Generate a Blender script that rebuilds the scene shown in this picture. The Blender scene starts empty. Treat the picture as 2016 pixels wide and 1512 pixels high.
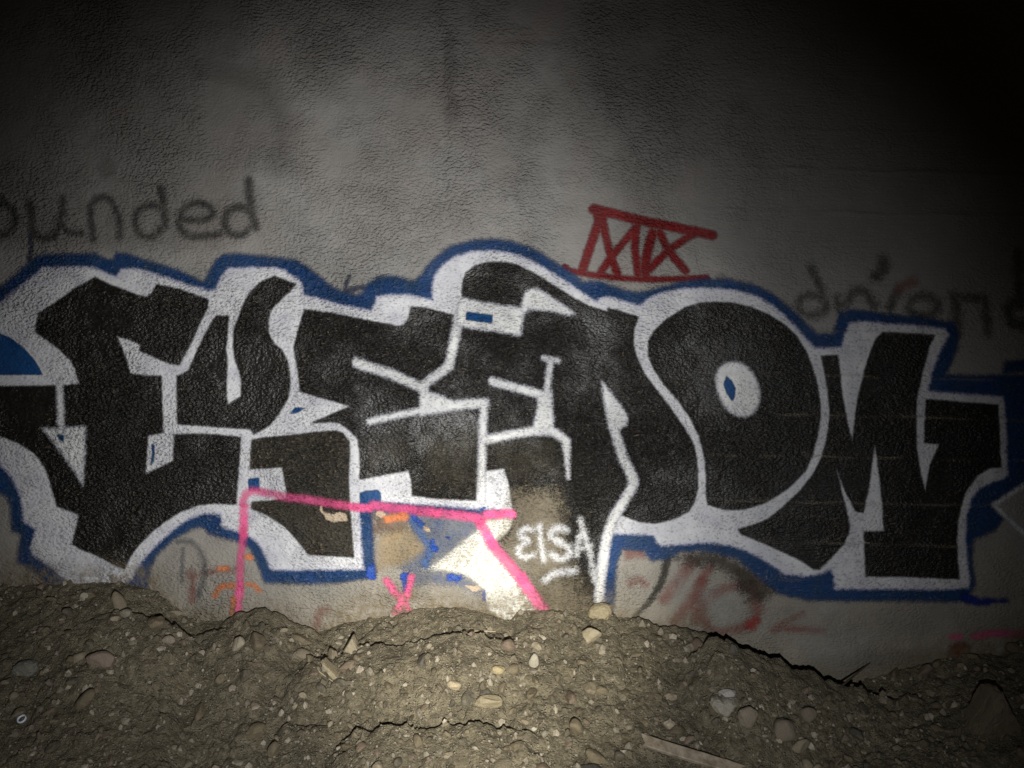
import bpy, math, random
import numpy as np

# ------------------------------------------------------------------ camera
K = 0.002            # metres of wall per photograph pixel
D = 2.912            # camera to wall
CZ = 1.35            # camera height
sc = bpy.context.scene
C = sc.collection
cam = bpy.data.cameras.new('camera'); camo = bpy.data.objects.new('camera', cam)
C.objects.link(camo); camo.location = (0, -D, CZ); camo.rotation_euler = (math.radians(90), 0, 0)
cam.sensor_width = 36; cam.lens = 26.0; cam.clip_start = 0.02; cam.clip_end = 300
sc.camera = camo
# ------------------------------------------------------------------ world (a night sky, almost black)
w = bpy.data.worlds.new('World'); sc.world = w; w.use_nodes = True
nt = w.node_tree; sky = nt.nodes.new('ShaderNodeTexSky'); sky.sky_type = 'NISHITA'; sky.sun_disc = False
sky.sun_elevation = math.radians(1.0); sky.sun_rotation = math.radians(200)
bg = nt.nodes['Background']; bg.inputs['Strength'].default_value = 0.004
nt.links.new(sky.outputs['Color'], bg.inputs['Color'])
# ------------------------------------------------------------------ the hand torch that lights the wall: hot spot and two rings of spill
LP = (0.07, -D + 0.02, CZ - 0.30)
def pw(px, py): return ((px - 1008) * K, 0.0, CZ + (756 - py) * K)
def torch(name, power, deg, px, py, col, blend=1.0):
    from mathutils import Vector
    l = bpy.data.lights.new(name, 'SPOT'); l.energy = power; l.spot_size = math.radians(deg); l.spot_blend = blend
    l.color = col; l.shadow_soft_size = 0.011
    o = bpy.data.objects.new(name, l); C.objects.link(o); o.location = LP
    o.rotation_euler = (Vector(pw(px, py)) - Vector(LP)).to_track_quat('-Z', 'Y').to_euler()
torch('torch_hot_spot', 450, 33, 955, 1195, (1.0, 0.96, 0.84))
torch('torch_inner_spill', 262, 61, 785, 810, (1.0, 0.985, 0.95))
torch('torch_outer_spill', 192, 93, 890, 1040, (0.97, 0.985, 1.0))
vs = sc.view_settings
vs.view_transform = 'Standard'; vs.look = 'None'; vs.exposure = 0.0; vs.gamma = 1.0
sc.cycles.transparent_max_bounces = 32
sc.cycles.max_bounces = 6

# ------------------------------------------------------------------ numpy helpers
rng = np.random.default_rng(7); random.seed(7)
_tabs = {}
def vnoise(x, y, seed=0):
    if seed not in _tabs: _tabs[seed] = np.random.default_rng(seed + 100).random((256, 256))
    T = _tabs[seed]
    xi = np.floor(x).astype(int); yi = np.floor(y).astype(int); fx = x - xi; fy = y - yi
    fx = fx * fx * (3 - 2 * fx); fy = fy * fy * (3 - 2 * fy)
    g = lambda a, b: T[a % 256, b % 256]
    return (g(xi, yi) * (1 - fx) + g(xi + 1, yi) * fx) * (1 - fy) + (g(xi, yi + 1) * (1 - fx) + g(xi + 1, yi + 1) * fx) * fy
def fbm(x, y, o=4, seed=0):
    s = 0; a = 0.5; t = 0
    for i in range(o):
        s = s + a * vnoise(x * 2 ** i + 17.3 * i, y * 2 ** i + 9.1 * i, seed + i); t += a; a *= 0.5
    return s / t - 0.5
def sstep(a, b, x):
    t = np.clip((x - a) / (b - a), 0, 1); return t * t * (3 - 2 * t)
def seg_d(X, Y, a, b):
    ax, ay = a; bx, by = b; dx, dy = bx - ax, by - ay; L = dx * dx + dy * dy + 1e-9
    t = np.clip(((X - ax) * dx + (Y - ay) * dy) / L, 0, 1)
    return np.hypot(X - ax - t * dx, Y - ay - t * dy), t
def smooth(pts, closed=True, n=4):
    p = np.array(pts, float); out = []; N = len(p)
    for i in range(N if closed else N - 1):
        if closed: p0, p1, p2, p3 = p[i - 1], p[i], p[(i + 1) % N], p[(i + 2) % N]
        else: p0, p1, p2, p3 = p[max(i - 1, 0)], p[i], p[i + 1], p[min(i + 2, N - 1)]
        for k in range(n):
            t = k / n
            out.append(tuple(0.5 * (2 * p1 + (p2 - p0) * t + (2 * p0 - 5 * p1 + 4 * p2 - p3) * t * t + (3 * p1 - p0 - 3 * p2 + p3) * t ** 3)))
    if not closed: out.append(tuple(p[-1]))
    return out
def sdf_poly(X, Y, pts):
    d = np.full(X.shape, 1e9); ins = np.zeros(X.shape, bool); n = len(pts)
    for i in range(n):
        a, b = pts[i], pts[(i + 1) % n]
        d = np.minimum(d, seg_d(X, Y, a, b)[0])
        if a[1] != b[1]:
            c = ((a[1] > Y) != (b[1] > Y)) & (X < (b[0] - a[0]) * (Y - a[1]) / (b[1] - a[1]) + a[0]); ins ^= c
    return np.where(ins, -d, d)
def sdf_stroke(X, Y, pts, w0, w1=None):
    w1 = w0 if w1 is None else w1; d = np.full(X.shape, 1e9); n = len(pts) - 1
    for i in range(n):
        q, t = seg_d(X, Y, pts[i], pts[i + 1]); u = (i + t) / n
        d = np.minimum(d, q - 0.5 * (w0 + (w1 - w0) * u))
    return d
def P(pts, sm=False): return ('P', smooth(pts) if sm else pts)
def S(pts, w0, w1=None, sm=True): return ('S', smooth(pts, False) if sm and len(pts) > 2 else pts, w0, w1)
def E(cx, cy, rx, ry, w): return ('S', [(cx + rx * math.cos(a * math.pi / 8), cy + ry * math.sin(a * math.pi / 8)) for a in range(17)], w, None)
def sdf(X, Y, shapes):
    d = np.full(X.shape, 1e9)
    for s in shapes:
        d = np.minimum(d, sdf_poly(X, Y, s[1]) if s[0] == 'P' else sdf_stroke(X, Y, s[1], s[2], s[3]))
    return d

# ------------------------------------------------------------------ object helpers
def mesh_obj(name, verts, faces, mat=None, parent=None, shade=True):
    me = bpy.data.meshes.new(name)
    verts = np.asarray(verts, np.float32); faces = np.asarray(faces, np.int32)
    me.vertices.add(len(verts)); me.vertices.foreach_set('co', verts.ravel())
    nf, k = faces.shape
    me.loops.add(nf * k); me.loops.foreach_set('vertex_index', faces.ravel())
    me.polygons.add(nf); me.polygons.foreach_set('loop_start', np.arange(0, nf * k, k, dtype=np.int32))
    me.polygons.foreach_set('use_smooth', np.full(nf, shade)); me.update(calc_edges=True)
    o = bpy.data.objects.new(name, me); C.objects.link(o)
    if mat: me.materials.append(mat)
    if parent: o.parent = parent
    return o
def fattr(o, name, arr):
    a = o.data.attributes.new(name, 'FLOAT', 'POINT'); a.data.foreach_set('value', np.asarray(arr, np.float32).ravel())
def tag(o, label=None, cat=None, group=None, kind=None):
    if label: o['label'] = label
    if cat: o['category'] = cat
    if group: o['group'] = group
    if kind: o['kind'] = kind
    return o

# ------------------------------------------------------------------ materials
class NB:
    def __init__(s, tree): s.t = tree
    def n(s, typ, **kw):
        x = s.t.nodes.new('ShaderNode' + typ)
        for k, v in kw.items():
            if k in ('ins',):
                for i, val in v.items():
                    if hasattr(val, 'is_output'): s.t.links.new(val, x.inputs[i])
                    else: x.inputs[i].default_value = val
            else: setattr(x, k, v)
        return x
    def math(s, op, a, b=None, clamp=False):
        x = s.n('Math', operation=op, use_clamp=clamp)
        for i, v in enumerate((a, b)):
            if v is None: continue
            if hasattr(v, 'is_output'): s.t.links.new(v, x.inputs[i])
            else: x.inputs[i].default_value = v
        return x.outputs[0]
    def remap(s, v, a, b, c=0.0, d=1.0, smooth=False):
        x = s.n('MapRange', clamp=True, interpolation_type='SMOOTHSTEP' if smooth else 'LINEAR')
        s.t.links.new(v, x.inputs[0])
        for i, q in enumerate((a, b, c, d)): x.inputs[1 + i].default_value = q
        return x.outputs[0]
    def mix(s, f, a, b):
        x = s.n('Mix', data_type='RGBA', clamp_factor=True)
        for i, v in ((0, f), (6, a), (7, b)):
            if hasattr(v, 'is_output'): s.t.links.new(v, x.inputs[i])
            elif isinstance(v, tuple): x.inputs[i].default_value = (*v, 1)
            else: x.inputs[i].default_value = v
        return x.outputs[2]
    def noise(s, vec, scale, detail=3.0, rough=0.55, dist=0.0):
        return s.n('TexNoise', ins={'Vector': vec, 'Scale': scale, 'Detail': detail, 'Roughness': rough, 'Distortion': dist}).outputs[0]

# shared relief of the wall plaster: outputs Height and Normal, driven by the place on the wall
rg = bpy.data.node_groups.new('plaster_relief', 'ShaderNodeTree')
rg.interface.new_socket('Height', in_out='OUTPUT', socket_type='NodeSocketFloat')
rg.interface.new_socket('Grain', in_out='OUTPUT', socket_type='NodeSocketFloat')
rg.interface.new_socket('Normal', in_out='OUTPUT', socket_type='NodeSocketVector')
b = NB(rg); go = rg.nodes.new('NodeGroupOutput')
pos = b.n('NewGeometry').outputs['Position']
sx = b.n('SeparateXYZ', ins={0: pos})
mp = b.n('Mapping', ins={'Vector': pos, 'Scale': (1.0, 1.0, 1.55)}).outputs[0]
warp = b.n('VectorMath', operation='ADD', ins={0: mp, 1: b.n('VectorMath', operation='SCALE', ins={0: b.n('TexNoise', ins={'Vector': pos, 'Scale': 9.0, 'Detail': 2.0}).outputs[1], 'Scale': 0.05}).outputs[0]}).outputs[0]
n1 = b.noise(warp, 50, 4, 0.6)
n2 = b.noise(warp, 120, 3, 0.6)
rough_zone = b.noise(pos, 2.3, 3, 0.6)
zone = b.math('MULTIPLY', b.remap(rough_zone, 0.40, 0.60, 0.22, 1.3), b.remap(sx.outputs[0], 0.45, 1.15, 1.0, 0.38))
lump = b.noise(warp, 82, 1.0, 0.35)
ridge = b.remap(lump, 0.28, 0.68, 0.1, 1.1)
h = b.math('ADD', b.math('MULTIPLY', ridge, 0.62), b.math('ADD', b.math('MULTIPLY', n1, 0.9), b.math('MULTIPLY', n2, 0.45)))
grain_h = h
streak = b.noise(b.n('Mapping', ins={'Vector': pos, 'Scale': (1.0, 1.0, 9.0)}).outputs[0], 9, 5, 0.7)
h = b.math('ADD', b.math('MULTIPLY', h, zone), b.math('MULTIPLY', streak, b.remap(sx.outputs[0], 0.45, 1.1, 0.12, 0.55)))
bump = b.n('Bump', ins={'Strength': 1.0, 'Distance': 0.0105, 'Height': h})
rg.links.new(h, go.inputs[0]); rg.links.new(grain_h, go.inputs[1]); rg.links.new(bump.outputs[0], go.inputs[2])

def new_mat(name):
    m = bpy.data.materials.new(name); m.use_nodes = True; m.node_tree.nodes.clear()
    b = NB(m.node_tree); out = b.n('OutputMaterial'); return m, b, out
WALL_TAN = (0.33, 0.285, 0.205)
def paint_mat(name, col, col2=None, feather=3.0, grain=0.5, opacity=1.0, wear=0.0, wear_col=WALL_TAN, rough=0.6, wobble=3.0, patch=0.0, rim=None, spec=0.3, tint=0.25, pit=0.5):
    """sprayed paint: edge comes from the mesh's own distance attribute, broken up by the grain of the plaster"""
    m, b, out = new_mat(name)
    e = b.n('Attribute', attribute_name='edge').outputs['Fac']
    g = b.n('Group'); g.node_tree = rg; H = g.outputs[1]
    p = b.n('NewGeometry').outputs['Position']
    wob = b.math('MULTIPLY', b.math('SUBTRACT', b.noise(p, 28, 3, 0.6), 0.5), wobble * 2)
    fine = b.math('SUBTRACT', b.noise(p, 210, 3, 0.75), 0.5)
    t = b.math('DIVIDE', b.math('ADD', e, wob), -feather)
    t = b.math('ADD', t, b.math('MULTIPLY', fine, grain * 3.0))
    t = b.math('ADD', t, b.math('MULTIPLY', b.math('SUBTRACT', H, 1.0), grain * 0.7))
    a = b.remap(t, -1.0, 1.0, 0.0, 1.0, True)
    if patch > 0:
        pn = b.noise(p, 16, 4, 0.6)
        a = b.math('MULTIPLY', a, b.remap(pn, 0.5 - 0.25, 0.5 + 0.12, 1.0 - patch, 1.0))
    a = b.math('MULTIPLY', a, opacity)
    c2 = col2 or tuple(0.8 * x for x in col)
    base = b.mix(b.remap(b.noise(p, 11, 5, 0.65), 0.35, 0.68), col, c2)
    if rim: base = b.mix(b.remap(b.math('ADD', e, b.math('MULTIPLY', fine, 6.0)), -7.0, 1.5, 0.0, 0.6), base, rim)
    if wear > 0:
        wn = b.math('ADD', b.math('ADD', H, fine), b.math('MULTIPLY', b.noise(p, 4.5, 3, 0.6), 0.55))
        base = b.mix(b.remap(wn, 1.50 - 0.4 * wear, 1.80 - 0.4 * wear, 0.0, tint), base, wear_col)
        base = b.mix(b.remap(wn, 1.85 - 0.4 * wear, 2.0 - 0.4 * wear, 0.0, 0.8), base, wear_col)
    # ambient occlusion of the plaster pits, mixed into the paint colour
    base = b.mix(b.remap(H, 0.72, 0.95, pit, 0.0), base, tuple(0.45 * x for x in col))
    rd = b.math('MULTIPLY', b.n('Attribute', attribute_name='ridge').outputs['Fac'], b.remap(fine, -0.06, 0.1))
    base = b.mix(b.math('MULTIPLY', rd, 0.8), base, (0.24, 0.20, 0.14))
    mud_ = b.math('MULTIPLY', b.n('Attribute', attribute_name='mud').outputs['Fac'], b.remap(b.noise(p, 30, 5, 0.75), 0.38, 0.58, 0.05, 1.0))
    base = b.mix(mud_, base, (0.17, 0.135, 0.085))
    bs = b.n('BsdfPrincipled', ins={'Base Color': base, 'Roughness': rough, 'Specular IOR Level': spec, 'Normal': g.outputs[2]})
    tr = b.n('BsdfTransparent'); mx = b.n('MixShader', ins={0: a, 1: tr.outputs[0], 2: bs.outputs[0]})
    m.node_tree.links.new(mx.outputs[0], out.inputs[0]); return m

def wall_mat():
    m, b, out = new_mat('grey_concrete')
    g = b.n('Group'); g.node_tree = rg
    p = b.n('NewGeometry').outputs['Position']; z = b.n('SeparateXYZ', ins={0: p})
    big = b.noise(p, 1.7, 5, 0.6); mid = b.noise(p, 7, 5, 0.65); hue = b.noise(p, 3.1, 3, 0.5)
    base = b.mix(b.remap(big, 0.35, 0.65), (0.205, 0.198, 0.184), (0.29, 0.282, 0.268))
    base = b.mix(b.remap(hue, 0.4, 0.68, 0.0, 0.55), base, (0.245, 0.205, 0.19))
    base = b.mix(b.remap(mid, 0.45, 0.75, 0.0, 0.5), base, (0.21, 0.205, 0.185))
    low = b.remap(z.outputs[2], 0.35, 1.0, 0.75, 0.0)
    base = b.mix(low, base, b.mix(b.remap(mid, 0.35, 0.65), (0.31, 0.275, 0.215), (0.205, 0.185, 0.145)))
    st = b.n('Attribute', attribute_name='stain_falloff').outputs['Fac']
    base = b.mix(st, base, (0.085, 0.08, 0.072))  # old stains, plus torch falloff painted into the concrete colour
    mud = b.n('Attribute', attribute_name='mud').outputs['Fac']
    mud = b.math('MULTIPLY', mud, b.remap(b.noise(p, 30, 5, 0.75), 0.38, 0.58, 0.15, 1.0))
    base = b.mix(mud, base, (0.15, 0.118, 0.074))
    sp = b.noise(p, 260, 2, 0.6)
    base = b.mix(b.remap(sp, 0.62, 0.72, 0.0, 0.5), base, (0.5, 0.47, 0.42))
    base = b.mix(b.remap(sp, 0.36, 0.28, 0.0, 0.5), base, (0.1, 0.09, 0.075))
    bs = b.n('BsdfPrincipled', ins={'Base Color': base, 'Roughness': 0.78, 'Specular IOR Level': 0.25, 'Normal': g.outputs[2]})
    m.node_tree.links.new(bs.outputs[0], out.inputs[0]); return m

def dirt_mat():
    m, b, out = new_mat('damp_gravelly_dirt')
    p = b.n('NewGeometry').outputs['Position']
    a = b.noise(p, 5, 6, 0.62); c = b.noise(p, 34, 5, 0.68); f = b.noise(p, 170, 4, 0.7)
    base = b.mix(b.remap(a, 0.35, 0.65), (0.135, 0.114, 0.073), (0.225, 0.192, 0.126))
    base = b.mix(b.remap(c, 0.42, 0.64, 0.0, 0.9), base, (0.07, 0.057, 0.034))
    base = b.mix(b.remap(f, 0.56, 0.70, 0.0, 0.8), base, (0.36, 0.31, 0.215))
    v = b.n('TexVoronoi', ins={'Vector': p, 'Scale': 95.0, 'Randomness': 1.0})
    grit = b.remap(v.outputs['Distance'], 0.12, 0.42, 1.0, 0.0)
    col = b.n('SeparateColor', ins={0: v.outputs['Color']}).outputs[0]
    gm = b.math('MULTIPLY', grit, b.remap(col, 0.62, 0.68))
    base = b.mix(b.math('MULTIPLY', gm, 0.7), base, b.mix(col, (0.12, 0.09, 0.056), (0.38, 0.33, 0.25)))
    v2 = b.n('TexVoronoi', ins={'Vector': p, 'Scale': 210.0})
    hh = b.math('ADD', b.math('MULTIPLY', c, 1.4), b.math('ADD', b.math('MULTIPLY', f, 0.55), b.math('MULTIPLY', gm, 0.7)))
    hh = b.math('SUBTRACT', hh, b.math('MULTIPLY', v2.outputs['Distance'], 0.25))
    bp = b.n('Bump', ins={'Strength': 1.0, 'Distance': 0.014, 'Height': hh})
    bs = b.n('BsdfPrincipled', ins={'Base Color': base, 'Roughness': 0.72, 'Specular IOR Level': 0.4, 'Normal': bp.outputs[0]})
    m.node_tree.links.new(bs.outputs[0], out.inputs[0]); return m

def stone_mat(name, lo, hi, dust=0.5, attr=None):
    m, b, out = new_mat(name)
    tc = b.n('TexCoord').outputs['Object']; p = b.n('NewGeometry').outputs['Position']
    r = b.n('Attribute', attribute_name=attr).outputs['Fac'] if attr else b.n('ObjectInfo').outputs['Random']
    base = b.mix(b.remap(r, 0.0, 1.0), lo, hi)
    tint = b.math('FRACT', b.math('MULTIPLY', r, 7.31))
    base = b.mix(b.remap(tint, 0.7, 1.0, 0.0, 0.3), base, (0.22, 0.165, 0.12))
    s = b.noise(p, 190, 4, 0.65)
    base = b.mix(b.remap(s, 0.35, 0.65, 0.0, 0.45), base, tuple(0.55 * x for x in lo))
    d = b.math('MULTIPLY', b.remap(b.noise(p, 55, 4, 0.65), 0.40, 0.62), dust)
    base = b.mix(d, base, (0.165, 0.136, 0.082))
    bp = b.n('Bump', ins={'Strength': 0.9, 'Distance': 0.006, 'Height': b.noise(p, 130, 6, 0.7)})
    bs = b.n('BsdfPrincipled', ins={'Base Color': base, 'Roughness': 0.62, 'Specular IOR Level': 0.4, 'Normal': bp.outputs[0]})
    m.node_tree.links.new(bs.outputs[0], out.inputs[0]); return m

def plain_mat(name, c1, c2, scale=(1, 1, 1), ns=60, rough=0.7):
    m, b, out = new_mat(name)
    tc = b.n('TexCoord').outputs['Object']; mp = b.n('Mapping', ins={'Vector': tc, 'Scale': scale}).outputs[0]
    n = b.noise(mp, ns, 5, 0.65)
    bp = b.n('Bump', ins={'Strength': 0.5, 'Distance': 0.002, 'Height': n})
    bs = b.n('BsdfPrincipled', ins={'Base Color': b.mix(b.remap(n, 0.35, 0.65), c1, c2), 'Roughness': rough, 'Normal': bp.outputs[0]})
    m.node_tree.links.new(bs.outputs[0], out.inputs[0]); return m

# ------------------------------------------------------------------ the wall (front face on one lattice that all paint shares)
ST = 3
gx = np.concatenate([np.arange(-3600, -60, 118), np.arange(-60, 2077, ST), np.arange(2100, 5700, 118)]).astype(float)
gy = np.concatenate([np.arange(-1500, -60, 96), np.arange(-60, 1420, ST), np.arange(1430, 1640, 30)]).astype(float)
GX, GY = np.meshgrid(gx, gy)            # rows: py, columns: px
def wall_relief(X, Y):
    h = 0.010 * fbm(X / 340 + 5, Y / 300 + 3, 3, 3) + 0.004 * fbm(X / 60, Y / 45, 3, 9)
    right = sstep(1330, 1560, X)
    for y0, sl, amp in ((255, .02, .5), (332, .028, 1.1), (415, .022, 1.0), (560, .02, .5), (650, .02, .45), (737, .022, 1.0), (815, .022, 1.0), (897, .018, 1.1), (985, .022, 1.2), (1066, .02, 1.0), (1140, .02, .5)):
        yl = y0 + sl * (X - 1500) + 5 * (vnoise(X / 37, np.full(X.shape, y0 * 1.0), 21) - .5)
        lump = np.clip(vnoise(X / 46, np.full(X.shape, y0 * .7), 22) * 1.9 - .55, 0, 1)
        if X.shape == RIDGE.shape: RIDGE[:] = np.maximum(RIDGE, right * min(amp, 1) * lump * np.exp(-((Y - yl) / 2.6) ** 2))
        h += right * amp * lump * 0.0056 * np.exp(-((Y - yl) / 3.6) ** 2)
        h += right * 0.0012 * amp * np.tanh((Y - yl) / 4) * np.exp(-((Y - yl) / 26) ** 2)
    seam = 882 + 8 * (vnoise(Y / 50, Y * 0, 5) - .5)
    h += 0.0030 * np.tanh((X - seam) / 5) * np.exp(-((X - seam) / 60) ** 2) * sstep(40, 90, Y) * (1 - sstep(360, 520, Y))
    h += 0.0022 * np.tanh((Y - 82 - .02 * (X - 900)) / 4) * np.exp(-((Y - 80) / 40) ** 2) * sstep(840, 900, X) * (1 - sstep(1090, 1130, X))
    h += 0.003 * np.exp(-((X - 1366) / 3.0) ** 2) * sstep(300, 330, Y) * (1 - sstep(560, 590, Y)) * np.clip(vnoise(Y / 14, Y * 0, 8) * 2 - .8, 0, 1)
    return h
RIDGE = np.zeros(GX.shape)
WH = wall_relief(GX, GY)
def lat(X, Y, H, off): return np.stack([(X - 1008) * K, -(H + off), CZ + (756 - Y) * K], -1)
ny, nx = GX.shape
V = lat(GX, GY, WH, 0.0).reshape(-1, 3)
idx = np.arange(ny * nx).reshape(ny, nx)
F = np.stack([idx[:-1, :-1], idx[1:, :-1], idx[1:, 1:], idx[:-1, 1:]], -1).reshape(-1, 4)
Vb = V.copy(); border = np.concatenate([idx[0, :], idx[1:, -1], idx[-1, -2::-1], idx[-2:0:-1, 0]])
nb = len(border); back = V[border].copy(); back[:, 1] = 0.35
F2 = np.stack([border, np.roll(border, -1), len(V) + (np.arange(nb) + 1) % nb, len(V) + np.arange(nb)], -1)
nb0 = len(V)
ib = {int(v): nb0 + i for i, v in enumerate(border)}
corner = [ib[int(idx[0, 0])], ib[int(idx[0, -1])], ib[int(idx[-1, -1])], ib[int(idx[-1, 0])]]
F = np.concatenate([F, F2, np.array([corner])])
wall = mesh_obj('concrete_wall', np.concatenate([V, back]), F, wall_mat())
tag(wall, 'rough grey concrete wall covered in graffiti behind a dirt mound', 'wall', kind='thing')
# stains (old overpainted patches), torch falloff painted in at upper right, mud splash above the dirt
CONTACT = [(-900, 1165), (-60, 1158), (0, 1155), (70, 1150), (130, 1146), (195, 1145), (240, 1145), (290, 1156), (330, 1180), (360, 1212), (400, 1222), (440, 1222), (470, 1222), (540, 1232), (600, 1246), (621, 1247), (644, 1238), (684, 1225), (754, 1214), (824, 1198), (894, 1194), (941, 1203), (979, 1214), (1004, 1220), (1018, 1202), (1070, 1198), (1108, 1199), (1158, 1199), (1205, 1200), (1215, 1214), (1258, 1218), (1290, 1240), (1383, 1262), (1450, 1300), (1512, 1330), (1600, 1358), (1660, 1358), (1712, 1336), (1762, 1321), (1824, 1304), (1862, 1294), (1902, 1286), (1937, 1286), (1970, 1290), (1985, 1274), (2016, 1252), (2070, 1238), (2900, 1230)]
cpx = np.array([c[0] for c in CONTACT], float); cpy = np.array([c[1] for c in CONTACT], float)
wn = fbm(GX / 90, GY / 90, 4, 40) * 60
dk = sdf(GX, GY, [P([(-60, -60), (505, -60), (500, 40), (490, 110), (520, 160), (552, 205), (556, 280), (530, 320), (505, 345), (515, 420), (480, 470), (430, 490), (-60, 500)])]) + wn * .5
stain_falloff = 0.44 * sstep(20, -30, dk)
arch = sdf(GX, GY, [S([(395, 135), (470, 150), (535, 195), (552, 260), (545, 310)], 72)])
stain_falloff = np.maximum(stain_falloff, 0.6 * sstep(34, -34, arch + wn * .4))
for (cx, cy, rx, ry, a) in ((210, 330, 26, 30, .75), (195, 112, 34, 24, .6), (275, 115, 26, 22, .5), (1455, 212, 36, 24, .6), (886, 130, 14, 60, .4), (889, 220, 16, 40, .38), (1430, 130, 60, 50, .3), (640, 130, 60, 70, .25), (1010, 300, 70, 120, .22), (1420, 545, 14, 12, .6), (1700, 500, 60, 26, .35), (60, 280, 60, 90, .4), (1640, 260, 330, 330, .5), (1420, 230, 300, 300, .42), (1300, 120, 200, 160, .28), (1700, 1230, 300, 60, .3), (1850, 480, 200, 160, .3), (1760, 1300, 150, 30, .55), (1650, 1330, 90, 22, .4)):  # spots are stains; broad upper-right blobs paint in the light falling off
    q = np.hypot((GX - cx) / rx, (GY - cy) / ry); stain_falloff = np.maximum(stain_falloff, a * sstep(1.5, .4, q + wn / 120))
gpy = np.interp(gx, cpx, cpy)[None, :]
mud = sstep(85, 0, gpy - GY + wn * 1.2) ** 1.6; MUD = mud * 0.9
fattr(wall, 'stain_falloff', np.concatenate([stain_falloff.ravel(), np.zeros(nb)])); fattr(wall, 'mud', np.concatenate([mud.ravel(), np.zeros(nb)]))

LAYER = [0]
def sheet(name, shapes, mat, parent, margin=6.0, clip=None, cut=None, label=None, layer=None):
    xs = [p[0] for s in shapes for p in s[1]]; ys = [p[1] for s in shapes for p in s[1]]
    wmax = max([0] + [max(s[2], s[3] or 0) for s in shapes if s[0] == 'S']) / 2 + margin + ST
    i0, i1 = np.searchsorted(gx, [min(xs) - wmax, max(xs) + wmax]); j0, j1 = np.searchsorted(gy, [min(ys) - wmax, max(ys) + wmax])
    i0 = max(i0, 0); j0 = max(j0, 0)
    X, Y, H = GX[j0:j1, i0:i1], GY[j0:j1, i0:i1], WH[j0:j1, i0:i1]
    d = sdf(X, Y, shapes)
    if clip: d = np.maximum(d, sdf(X, Y, clip))
    if cut: d = np.maximum(d, -sdf(X, Y, cut))
    near = d < margin
    cell = near[:-1, :-1] | near[1:, :-1] | near[1:, 1:] | near[:-1, 1:]
    q = np.arange(X.size).reshape(X.shape)
    f = np.stack([q[:-1, :-1], q[1:, :-1], q[1:, 1:], q[:-1, 1:]], -1)[cell]
    used = np.unique(f); re = np.full(X.size, -1); re[used] = np.arange(len(used))
    if layer is None: LAYER[0] += 1; layer = LAYER[0]
    v = lat(X, Y, H, 0.0004 * layer).reshape(-1, 3)[used]
    o = mesh_obj(name, v, re[f], mat, parent); fattr(o, 'edge', d.ravel()[used]); fattr(o, 'mud', MUD[j0:j1, i0:i1].ravel()[used]); fattr(o, 'ridge', RIDGE[j0:j1, i0:i1].ravel()[used])
    if label: o['label'] = label
    return o

def each(name, shapes, mat, parent, margin=6.0, layer=None, label=None):
    for i, q in enumerate(shapes):
        if layer is None: LAYER[0] += 1; layer = LAYER[0]
        o = sheet(name, [q] if isinstance(q, tuple) else q, mat, parent, margin, layer=layer + 0.11 * (i % 7))
        if label: o['label'] = label
def word(name, letters, mat, margin, label, part='letter'):
    e = bpy.data.objects.new(name, None); C.objects.link(e); e.parent = wall; e['label'] = label
    each(part, letters, mat, e, margin)
# paints
BLUE = (0.0025, 0.033, 0.130)
M_blue = paint_mat('blue_spray_paint', BLUE, (0.010, 0.038, 0.090), feather=7, grain=0.9, tint=0.08, wear=0.36, wear_col=(0.17, 0.16, 0.16), patch=0.2, wobble=4)
M_blue2 = paint_mat('blue_detail_paint', (0.006, 0.055, 0.18), (0.004, 0.038, 0.12), feather=2.5, grain=0.5, wobble=1.5)
M_blueflake = paint_mat('bright_blue_flaking_paint', (0.016, 0.06, 0.34), (0.03, 0.07, 0.22), feather=3, grain=1.4, wobble=9, rough=0.45)
M_bluehaze = paint_mat('thin_blue_overspray', (0.07, 0.11, 0.23), (0.17, 0.18, 0.20), feather=10, grain=1.6, opacity=0.66, wobble=8, patch=0.45)
M_white = paint_mat('white_spray_paint', (0.60, 0.60, 0.61), (0.43, 0.43, 0.47), pit=0.75, feather=4.5, grain=0.8, rim=(0.36, 0.37, 0.55), wobble=3)
M_white2 = paint_mat('white_line_paint', (0.66, 0.66, 0.64), (0.50, 0.50, 0.51), pit=0.75, feather=5.0, grain=0.85, wobble=2.5, rim=(0.42, 0.42, 0.50))
M_black = paint_mat('black_spray_paint', (0.0065, 0.006, 0.0055), (0.012, 0.0105, 0.0085), feather=3.5, grain=0.6, wear=0.30, wear_col=(0.17, 0.145, 0.10), rough=0.38, wobble=2.0, spec=0.42, tint=0.05)
M_blackworn = paint_mat('worn_black_spray_paint', (0.013, 0.012, 0.010), (0.03, 0.025, 0.018), feather=3.0, grain=0.6, wear=0.44, tint=0.12, wear_col=(0.17, 0.14, 0.095), rough=0.55, wobble=2.0)
M_marker = paint_mat('faded_black_lettering_paint', (0.028, 0.028, 0.026), (0.05, 0.048, 0.042), feather=7.5, grain=1.1, opacity=0.74, wobble=5, patch=0.45)
M_red = paint_mat('dark_red_spray_paint', (0.16, 0.005, 0.006), (0.11, 0.005, 0.006), feather=4.5, grain=0.6, opacity=0.95, wobble=2.5, patch=0.12)
M_redfade = paint_mat('faded_red_paint', (0.25, 0.075, 0.06), (0.21, 0.085, 0.07), feather=9, grain=1.2, opacity=0.6, wobble=6, patch=0.4)
M_pink = paint_mat('pink_spray_paint', (0.88, 0.12, 0.29), (0.82, 0.13, 0.33), feather=5, grain=1.0, opacity=0.92, wobble=5, patch=0.42)
M_pinkthin = paint_mat('thin_pink_spray_paint', (0.78, 0.10, 0.26), (0.60, 0.09, 0.24), feather=5, grain=0.9, opacity=0.66, wobble=3, patch=0.3)
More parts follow.
